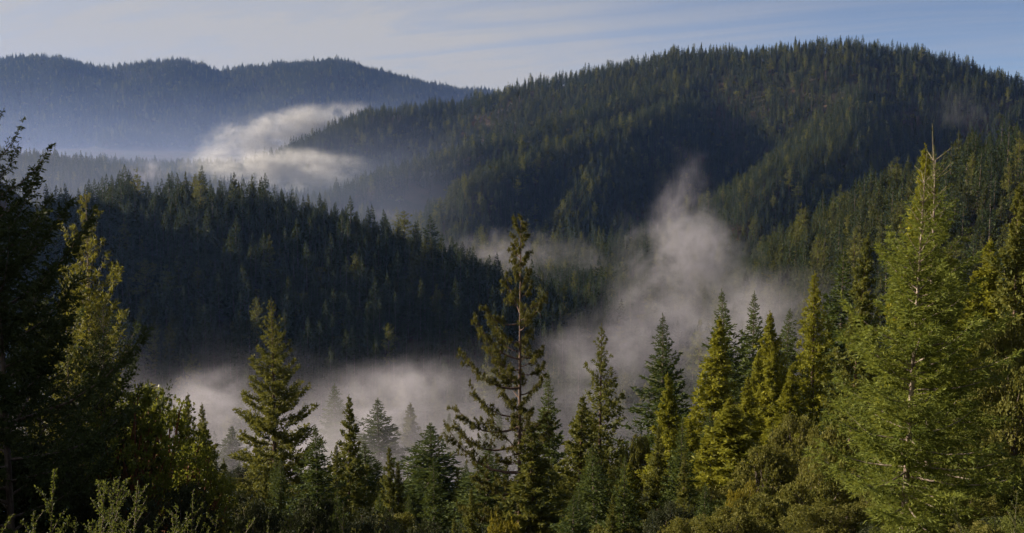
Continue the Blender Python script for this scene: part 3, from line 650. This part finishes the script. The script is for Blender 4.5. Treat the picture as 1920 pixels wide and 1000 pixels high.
def forest(name, label, P, sc, rot, idx):
    me = bpy.data.meshes.new(name); n = len(P)
    me.vertices.add(n); me.vertices.foreach_set('co', np.ascontiguousarray(P, np.float32).ravel())
    for nm, v, ty in (('sc', sc, 'FLOAT'), ('rot', rot, 'FLOAT'), ('pick', idx, 'INT')):
        a = me.attributes.new(nm, ty, 'POINT'); a.data.foreach_set('value', np.ascontiguousarray(v, np.float32 if ty == 'FLOAT' else np.int32))
    o = bpy.data.objects.new(name, me); COL.objects.link(o)
    ng = bpy.data.node_groups.new('forest_scatter', 'GeometryNodeTree'); L = ng.links
    ng.interface.new_socket('Geometry', in_out='INPUT', socket_type='NodeSocketGeometry'); ng.interface.new_socket('Geometry', in_out='OUTPUT', socket_type='NodeSocketGeometry')
    gi = ng.nodes.new('NodeGroupInput'); go = ng.nodes.new('NodeGroupOutput')
    ins = ng.nodes.new('GeometryNodeInstanceOnPoints'); L.new(gi.outputs[0], ins.inputs['Points'])
    jn = ng.nodes.new('GeometryNodeJoinGeometry')
    for p in reversed(PROTO):
        oi = ng.nodes.new('GeometryNodeObjectInfo'); oi.inputs['Object'].default_value = p
        gti = ng.nodes.new('GeometryNodeGeometryToInstance'); L.new(oi.outputs['Geometry'], gti.inputs[0]); L.new(gti.outputs[0], jn.inputs[0])
    L.new(jn.outputs[0], ins.inputs['Instance']); ins.inputs['Pick Instance'].default_value = True
    def attr(nm, ty):
        a = ng.nodes.new('GeometryNodeInputNamedAttribute'); a.data_type = ty; a.inputs['Name'].default_value = nm; return a.outputs['Attribute']
    L.new(attr('pick', 'INT'), ins.inputs['Instance Index'])
    cx = ng.nodes.new('ShaderNodeCombineXYZ'); L.new(attr('rot', 'FLOAT'), cx.inputs[2])
    er = ng.nodes.new('FunctionNodeEulerToRotation'); L.new(cx.outputs[0], er.inputs[0]); L.new(er.outputs[0], ins.inputs['Rotation'])
    s_ = attr('sc', 'FLOAT'); L.new(s_, ins.inputs['Scale'])
    L.new(ins.outputs[0], go.inputs[0])
    md = o.modifiers.new('scatter', 'NODES'); md.node_group = ng
    o['kind'] = 'stuff'; o['label'] = label; o['category'] = 'forest'
    return o
FLABEL = dict(far='hazy blue forest covering the farthest ridge', shoulder='hazy forest on the low hill beyond the near dark hill', main='dense conifer forest on the big main ridge and its spurs',
              right='sunlit young conifer forest on the hillside at right', near='dark shaded conifer forest on the near hill', knob='forest on the low knoll in the mist', floor='forest along the valley floor under the mist', home='trees and undergrowth on the slope below the viewpoint')
SP = dict(far=13.0, shoulder=9.0, main=8.8, right=7.4, near=6.9, knob=8.0, floor=11.0)
ILAB = dict(near='shaded dark conifer on the face of the near hill', right='young conifer in the sunlit stand on the right hillside', knob='conifer on the misty knoll beyond the near hill')
indiv = []
def scatter(nm, ylo, yhi, amin, amax, names_idx):
    rng = np.random.default_rng(abs(hash(nm)) % 1000 if False else sum(map(ord, nm)))
    sp = SP[nm]; xs = math.tan(R(max(abs(amin), abs(amax)))) * yhi
    nx, ny = int(2 * xs / sp), int((yhi - ylo) / sp)
    gx, gy = np.meshgrid(np.arange(nx) * sp - xs, ylo + np.arange(ny) * sp)
    x = (gx + rng.uniform(-0.5, 0.5, gx.shape) * sp).ravel(); y = (gy + rng.uniform(-0.5, 0.5, gx.shape) * sp).ravel()
    a = np.degrees(np.arctan2(x, y)); m = (a > amin) & (a < amax); x, y = x[m], y[m]
    z, idx, names = ground_parts(x, y)
    m = idx == names_idx[nm]
    x, y, z = x[m], y[m], z[m]
    # thin with patches, drop the slopes that nobody sees
    dens = fbm(x / 120 + 31, y / 120 + 7, 3)
    keep = rng.random(len(x)) < np.clip(1.0 + dens * 2.0, 0.5, 1)
    x, y, z = x[keep], y[keep], z[keep]
    vis = np.zeros(len(x), bool)
    top = z + 34
    ok = np.ones(len(x), bool)
    for f in np.linspace(0.06, 0.97, 40):
        ok &= ground(x * f, y * f) < top * f + 4
    x, y, z = x[ok], y[ok], z[ok]
    if nm in ('main', 'floor'):                      # the bare brown slope
        px, py, d = project(np.stack([x, y, z], 1)); b_ = ((px - 775 - (395 - py) * 0.7) / 62) ** 2 + ((py - 395) / 42) ** 2 < 1 + 0.6 * rng.normal(size=len(x)) * 0.5
        x, y, z = x[~b_], y[~b_], z[~b_]
    n = len(x)
    sc = np.clip(rng.normal(1.0, 0.32, n), 0.40, 1.8)
    species = fbm(x / 90 + 3, y / 90 + 40, 2) + 0.12 * rng.normal(size=n)
    idx = rng.integers(0, 4, n)
    idx = np.where(species > (0.24 if nm == 'near' else 0.08), rng.integers(4, 6, n), idx)
    idx = np.where(rng.random(n) < (0.02 if nm == 'near' else 0.05), rng.integers(6, 8, n), idx)
    idx = np.where(rng.random(n) < (0.05 if nm == 'near' else 0.10), rng.integers(8, 10, n), idx)
    rot = rng.uniform(0, 6.28, n)
    return x, y, z - 0.6, sc, rot, idx
_, _, NAMES = ground_parts(np.zeros(1), np.ones(1)); NI = {n: k for k, n in enumerate(NAMES)}
NOTE = [
 ('redwood_tree', 'old redwood with bare lower trunk, left of two on the near dark hill', FAROLD[0], 272, 488, 740, 40), ('redwood_tree', 'old redwood with bare lower trunk, right of two on the near dark hill', FAROLD[1], 314, 497, 735, 38),
 ('fir_tree', 'tallest tree of the cluster on the near hill crest, left end', FARF[0], 226, 336, 985, 34), ('fir_tree', 'crest fir just right of the tallest cluster on the near hill', FARF[1], 242, 340, 985, 30), ('fir_tree', 'lone pointed fir on the near hill crest beside the hazy gap', FARF[2], 185, 343, 990, 28),
 ('redwood_tree', 'sunlit golden tree at the right shoulder of the near hill crest', FAROLD[0], 757, 397, 930, 42), ('fir_tree', 'dark layered fir beside the sunlit golden crest tree', FARF[3], 806, 405, 925, 52), ('fir_tree', 'small sunlit fir low on the near hill crest', FARF[2], 846, 450, 915, 34),
 ('fir_tree', 'old layered fir standing clear on the misty knoll', FARF[0], 1158, 482, 1010, 46), ('redwood_tree', 'pale redwood in the mist below the old knoll fir', FARR[0], 1224, 556, 960, 30),
 ('redwood_tree', 'pale sunlit tree standing out on the dark right spur', FAROLD[0], 1546, 326, 1560, 24), ('redwood_tree', 'two-trunked looking pale tree left of the standout on the dark spur', FAROLD[1], 1497, 342, 1560, 24),
 ('redwood_tree', 'pale sunlit tree at the top of the bare brown slope', FAROLD[1], 851, 338, 1500, 20), ('redwood_tree', 'pale sunlit tree right of the bare brown slope', FAROLD[0], 826, 370, 1450, 24), ('redwood_tree', 'pale sunlit tree low beside the small mist wisp', FARR[1], 877, 405, 1400, 26),
]
for nm, lb, pr, px, py, Y, wpx in NOTE:
    cand = np.linspace(Y * 0.8, Y * 1.45, 90)          # stand it where the slope leaves a tree of believable height
    Y = float(min(cand, key=lambda q: abs(at(px, py, q)[2] - g1(at(px, py, q)[0], q) - 40)))
    plant(nm, lb, pr, px, py, Y, wpx, None, 'landmark trees on the hills', hgt=None)
ranges = dict(far=(3800, 7000, -31, 12), shoulder=(1500, 2900, -31, 2), main=(1300, 3200, -16, 31), right=(500, 1500, 6, 31), near=(480, 1350, -31, 10), knob=(850, 1350, -4, 13), floor=(420, 3400, -30, 20))
tot = 0
for nm, (y0, y1, a0, a1) in ranges.items():
    x, y, z, sc, rot, idx = scatter(nm, y0, y1, a0, a1, NI)
    if nm in ('main', 'near'): sc = sc * 0.87
    if nm == 'right': sc = sc * 0.92
    keep = np.ones(len(x), bool)
    if nm in ILAB:
        P = np.stack([x, y, z + 24 * sc], 1); px, py, d = project(P)
        inv = (px > 5) & (px < 1915) & (py > 5) & (py < (760 if nm == 'near' else 600))
        size = np.where(inv, sc / d, 0)
        want = dict(near=120, right=70, knob=25)[nm]
        order = np.argsort(-size)[:want]
        for k in order:
            if size[k] <= 0: continue
            tr, cr, H, Rm = FAR[idx[k]]; kind = ('fir_tree', 'fir_tree', 'fir_tree', 'fir_tree', 'redwood_tree', 'redwood_tree', 'redwood_tree', 'redwood_tree', 'oak_tree', 'oak_tree')[idx[k]]
            lb = ILAB[nm] if idx[k] < 8 else ILAB[nm].replace('conifer', 'round-crowned broadleaf tree')
            thing(kind, lb, 'tree', {'near': 'trees on the near dark hill', 'right': 'trees on the sunlit right hillside', 'knob': 'trees on the misty knoll'}[nm] + (' (broadleaf)' if idx[k] >= 8 else ''), (tr, cr), (x[k], y[k], z[k]), rot[k], sc[k], sc[k])
            keep[k] = False
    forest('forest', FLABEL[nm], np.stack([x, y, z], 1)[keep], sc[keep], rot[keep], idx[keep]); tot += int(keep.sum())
    print('forest', nm, keep.sum())
# the home slope: undergrowth between the big trees, and unseen firs out of frame at left, put there for shade
HOME = OAKS + DOAK + [FIRS[1], OLIV[0], GRNB]
PROTO = proto_objects(HOME)
def home_fill():
    rng = np.random.default_rng(77); n = 9000
    y = 24 + 300 * rng.random(n) ** 1.2; x = (rng.random(n) * 1.3 - 0.62) * (y + 25)
    z, idx, names = ground_parts(x, y); m = idx == NI['home']; x, y, z = x[m], y[m], z[m]
    n = len(x); sc = rng.uniform(0.35, 0.8, n); pick = rng.integers(0, 5, n)
    right = x > 0.02 * y
    pick = np.where(right, rng.integers(0, 3, n), rng.integers(3, 5, n)); pick = np.where(rng.random(n) < 0.25, rng.integers(0, 5, n), pick); pick = np.where(right & (rng.random(n) < 0.28), 7, pick)
    keep = rng.random(n) < np.clip(26 / (y + 5), 0.08, 0.6)
    sc = sc * np.interp(y, [24, 45, 60, 80], [0.40, 0.5, 0.8, 1.15])
    tree = (rng.random(n) < 0.34) & (y > 70); pick = np.where(tree, rng.integers(5, 7, n), pick); sc = np.where(tree, rng.uniform(0.22, 0.50, n), sc)
    X, Y, Z, S, Pk = x[keep], y[keep], z[keep], sc[keep], pick[keep]
    # unseen wood beyond the left frame edge, added to shade the lower left
    m = 80; yy = rng.uniform(20, 46, m); xx = -0.60 * yy - rng.uniform(5, 42, m); zz = ground(xx, yy)
    X = np.concatenate([X, xx]); Y = np.concatenate([Y, yy]); Z = np.concatenate([Z, zz]); S = np.concatenate([S, rng.uniform(0.55, 0.95, m)]); Pk = np.concatenate([Pk, np.full(m, 5)])
    forest('undergrowth', FLABEL['home'], np.stack([X, Y, Z - 0.2], 1), S, rng.uniform(0, 6.28, len(X)), Pk)
home_fill()

# ------------------------------------------------------------------ mist and haze
def box_mesh(name):
    v = [(x, y, z) for x in (-1, 1) for y in (-1, 1) for z in (-1, 1)]
    me = bpy.data.meshes.new(name); me.from_pydata(v, [], [(0, 1, 3, 2), (4, 6, 7, 5), (0, 4, 5, 1), (2, 3, 7, 6), (0, 2, 6, 4), (1, 5, 7, 3)]); me.update(); return me
def mist(label, lo, hi, dens, nscale, warp=0.8, edge=(0.36, 0.68), soft=0.1, top=(-0.6, 0.9), floor_=0.0, color=(0.86, 0.84, 0.98), aniso=0.35, shape='blob', detail=6, step=0.5, lean=0.0, taper=0.0, name='mist', zs=1.0, seed=0.0, dist=0.6):
    lo, hi = np.array(lo, float), np.array(hi, float)
    o = bpy.data.objects.new(name, box_mesh(name)); COL.objects.link(o)
    o.location = (lo + hi) / 2; o.scale = (hi - lo) / 2
    m = bpy.data.materials.new(name); m.use_nodes = True; t = m.node_tree; t.nodes.clear(); h = NT(t)
    co = h.n('ShaderNodeTexCoord').outputs['Object']
    pos = h.n('ShaderNodeNewGeometry').outputs['Position']
    pos = h.vm('ADD', h.vm('MULTIPLY', pos, (1, 1, zs)), (seed * 371.0, seed * 113.0, seed * 57.0))
    nz = h.noise(pos, 1.0 / nscale, detail, 0.62, dist)
    fine = h.ramp(h.noise(pos, 3.1 / nscale, 3, 0.6, 0.8), 0.30, 0.68, 0.30)
    wn = h.n('ShaderNodeTexNoise'); h.put(wn.inputs['Vector'], pos); wn.inputs['Scale'].default_value = 0.55 / nscale; wn.inputs['Detail'].default_value = 4; wn.inputs['Roughness'].default_value = 0.6
    wv = h.vm('MULTIPLY', h.vm('SUBTRACT', wn.outputs['Color'], (0.5, 0.5, 0.5)), (warp, warp, warp))
    x, y, z = h.sep(h.vm('ADD', co, wv)); bx, by, bz = h.sep(co)
    edge_ = h.m('SUBTRACT', 1.0, h.m('MAXIMUM', h.m('MAXIMUM', h.m('ABSOLUTE', bx), h.m('ABSOLUTE', by)), h.m('ABSOLUTE', bz)))
    mask = h.ramp(edge_, 0.0, 0.25)
    if shape == 'blob':
        if lean or taper:
            x = h.m('DIVIDE', h.m('SUBTRACT', x, h.m('MULTIPLY', z, lean)), h.m('MAXIMUM', h.m('SUBTRACT', 1.0, h.m('MULTIPLY', h.m('ADD', z, 1.0), taper * 0.5)), 0.12))
        f = h.ramp(h.vm('LENGTH', h.comb(x, y, z)), 1.0, soft)
        d = h.m('MULTIPLY', h.m('MULTIPLY', f, mask), h.ramp(nz, edge[0], edge[1]))
    else:                                             # a layer: thick below, thinning upward
        fx = h.m('MINIMUM', h.ramp(bx, -1.0, -0.7), h.ramp(bx, 1.0, 0.7)); fy = h.m('MINIMUM', h.ramp(by, -1.0, -0.6), h.ramp(by, 1.0, 0.6))
        f = h.m('MULTIPLY', h.m('MINIMUM', fx, fy), h.ramp(z, top[1], top[0], smooth=False))
        d = h.m('MULTIPLY', h.m('MULTIPLY', f, f), h.ramp(nz, edge[0], edge[1], floor_))
        d = h.m('MULTIPLY', d, h.ramp(bz, 1.0, 0.8))
    if shape == 'blob': d = h.m('MULTIPLY', d, fine)
    d = h.m('MULTIPLY', d, dens * (1.25 if shape == 'blob' else 1.0))
    pv = h.n('ShaderNodeVolumePrincipled'); pv.inputs['Color'].default_value = (*color, 1); pv.inputs['Anisotropy'].default_value = aniso
    h.put(pv.inputs['Density'], d)
    om = h.n('ShaderNodeOutputMaterial'); t.links.new(pv.outputs[0], om.inputs['Volume'])
    o.data.materials.append(m); o['kind'] = 'stuff'; o['label'] = label; o['category'] = 'mist'
    try: m.cycles.volume_step_rate = step
    except Exception: pass
    try: o.cycles.volume_step_rate = step
    except Exception: pass
    return o
VM = True
if VM:
    # low mist in the near valley: a thin base layer and torn sheets of mist over it
    mist('pale mist filling the valley in front of the near dark hill', (-330, 300, -215), (270, 690, -85), 0.010, 45, 1.0, (0.38, 0.66), shape='layer', step=0.5, zs=1.5, top=(-0.5, 0.8), floor_=0.08, detail=5)
    mist('torn mist sheet behind the tiered redwood', tuple(at(230, 880, 470)), tuple(at(560, 640, 560)), 0.030, 34, 0.9, (0.40, 0.66), step=0.5, seed=10, zs=1.5, dist=0.6, soft=0.15)
    mist('torn mist sheet between the tiered redwood and the tall pine', tuple(at(520, 890, 470)), tuple(at(990, 620, 570)), 0.030, 36, 0.9, (0.40, 0.66), step=0.5, seed=12, zs=1.4, dist=0.6, soft=0.15)
    mist('mist drifting from the tall pine toward the plume', tuple(at(930, 860, 540)), tuple(at(1290, 520, 640)), 0.022, 40, 0.9, (0.40, 0.68), step=0.5, seed=13, zs=1.3, dist=0.6, lean=0.3, soft=0.15)
    mist('thin mist drifting through the pale firs below the near valley', (-110, 190, -135), (30, 345, -55), 0.022, 30, 0.6, (0.25, 0.65), step=0.6, seed=9, soft=0.3)
    # the plume that rises between the knoll and the right hillside
    mist('tall plume of mist rising in front of the big ridge', tuple(at(1010, 740, 840)), tuple(at(1540, 250, 950)), 0.038, 42, 0.95, (0.41, 0.70), lean=-0.02, taper=0.9, step=0.5, seed=1.7, dist=0.5, soft=0.0, detail=8)
    mist('mist spreading from the foot of the tall plume', tuple(at(1080, 800, 600)), tuple(at(1660, 470, 720)), 0.026, 40, 0.9, (0.36, 0.70), step=0.5, seed=2, dist=0.5, soft=0.1, detail=7)
    mist('small wisp of mist behind the end of the near hill', (-120, 1080, -150), (130, 1200, -66), 0.014, 36, 0.9, (0.42, 0.70), step=0.5, seed=3, dist=1.2)
    # sunlit fog beyond
    mist('bright sunlit fog bank rising behind the nose of the big ridge', tuple(at(330, 345, 3300)), tuple(at(730, 185, 3460)), 0.050, 100, 0.75, (0.36, 0.62), step=0.5, seed=4, zs=1.4, lean=0.55, soft=0.15, dist=0.4, detail=8, color=(0.97, 0.96, 0.97))
    mist('bright sunlit fog strip lying across the foot of the big ridge', tuple(at(300, 372, 2120)), tuple(at(740, 268, 2260)), 0.060, 55, 0.75, (0.36, 0.64), step=0.5, seed=5, zs=1.5, soft=0.15, dist=0.4, detail=8, color=(0.97, 0.96, 0.97))
    mist('thin mist wisps over the hazy low hill', tuple(at(190, 355, 2150)), tuple(at(350, 295, 2260)), 0.014, 50, 0.9, (0.42, 0.70), step=0.5, seed=6, zs=1.5)
    mist('faint wisp high on the dark side of the big ridge', tuple(at(1740, 250, 1880)), tuple(at(1880, 160, 2000)), 0.0035, 40, 1.0, (0.42, 0.75), step=0.5, seed=7)
    mist('thin streak of mist before the bare brown slope', tuple(at(670, 430, 1250)), tuple(at(770, 385, 1330)), 0.006, 25, 0.9, (0.42, 0.75), step=0.5, seed=8, zs=2)
    # blue valley haze that thins upward in front of the far ridge
    mist('blue haze thickening downward in front of the far ridge', (-3700, 2750, -260), (700, 5750, 640), 0.00082, 900, 0.25, (0.1, 0.9), color=(0.40, 0.54, 1.0), shape='layer', step=0.7, name='valley_haze', detail=2, aniso=0.45, top=(-0.95, 0.50), floor_=0.6)
if VM:
    mist('pale blue haze lying over the low hill beyond the near dark hill', (-1700, 1220, -220), (60, 2740, 120), 0.0015, 300, 0.3, (0.2, 0.85), color=(0.55, 0.66, 1.0), shape='layer', step=0.8, name='valley_haze', detail=2, aniso=0.45, top=(-0.9, 1.0), floor_=0.5, seed=3)
hz = bpy.data.objects.new('haze', box_mesh('haze')); COL.objects.link(hz)
hz.location = (0, 0, 250); hz.scale = (8400, 8400, 600)
m = bpy.data.materials.new('haze'); m.use_nodes = True; m.node_tree.nodes.clear(); h = NT(m.node_tree)
pv = h.n('ShaderNodeVolumePrincipled'); pv.inputs['Color'].default_value = (0.24, 0.42, 1.0, 1); pv.inputs['Density'].default_value = 2.5e-5; pv.inputs['Anisotropy'].default_value = 0.35
om = h.n('ShaderNodeOutputMaterial'); m.node_tree.links.new(pv.outputs[0], om.inputs['Volume'])
hz.data.materials.append(m); hz['kind'] = 'stuff'; hz['label'] = 'thin blue haze filling the whole valley air'; hz['category'] = 'haze'
m.cycles.homogeneous_volume = True
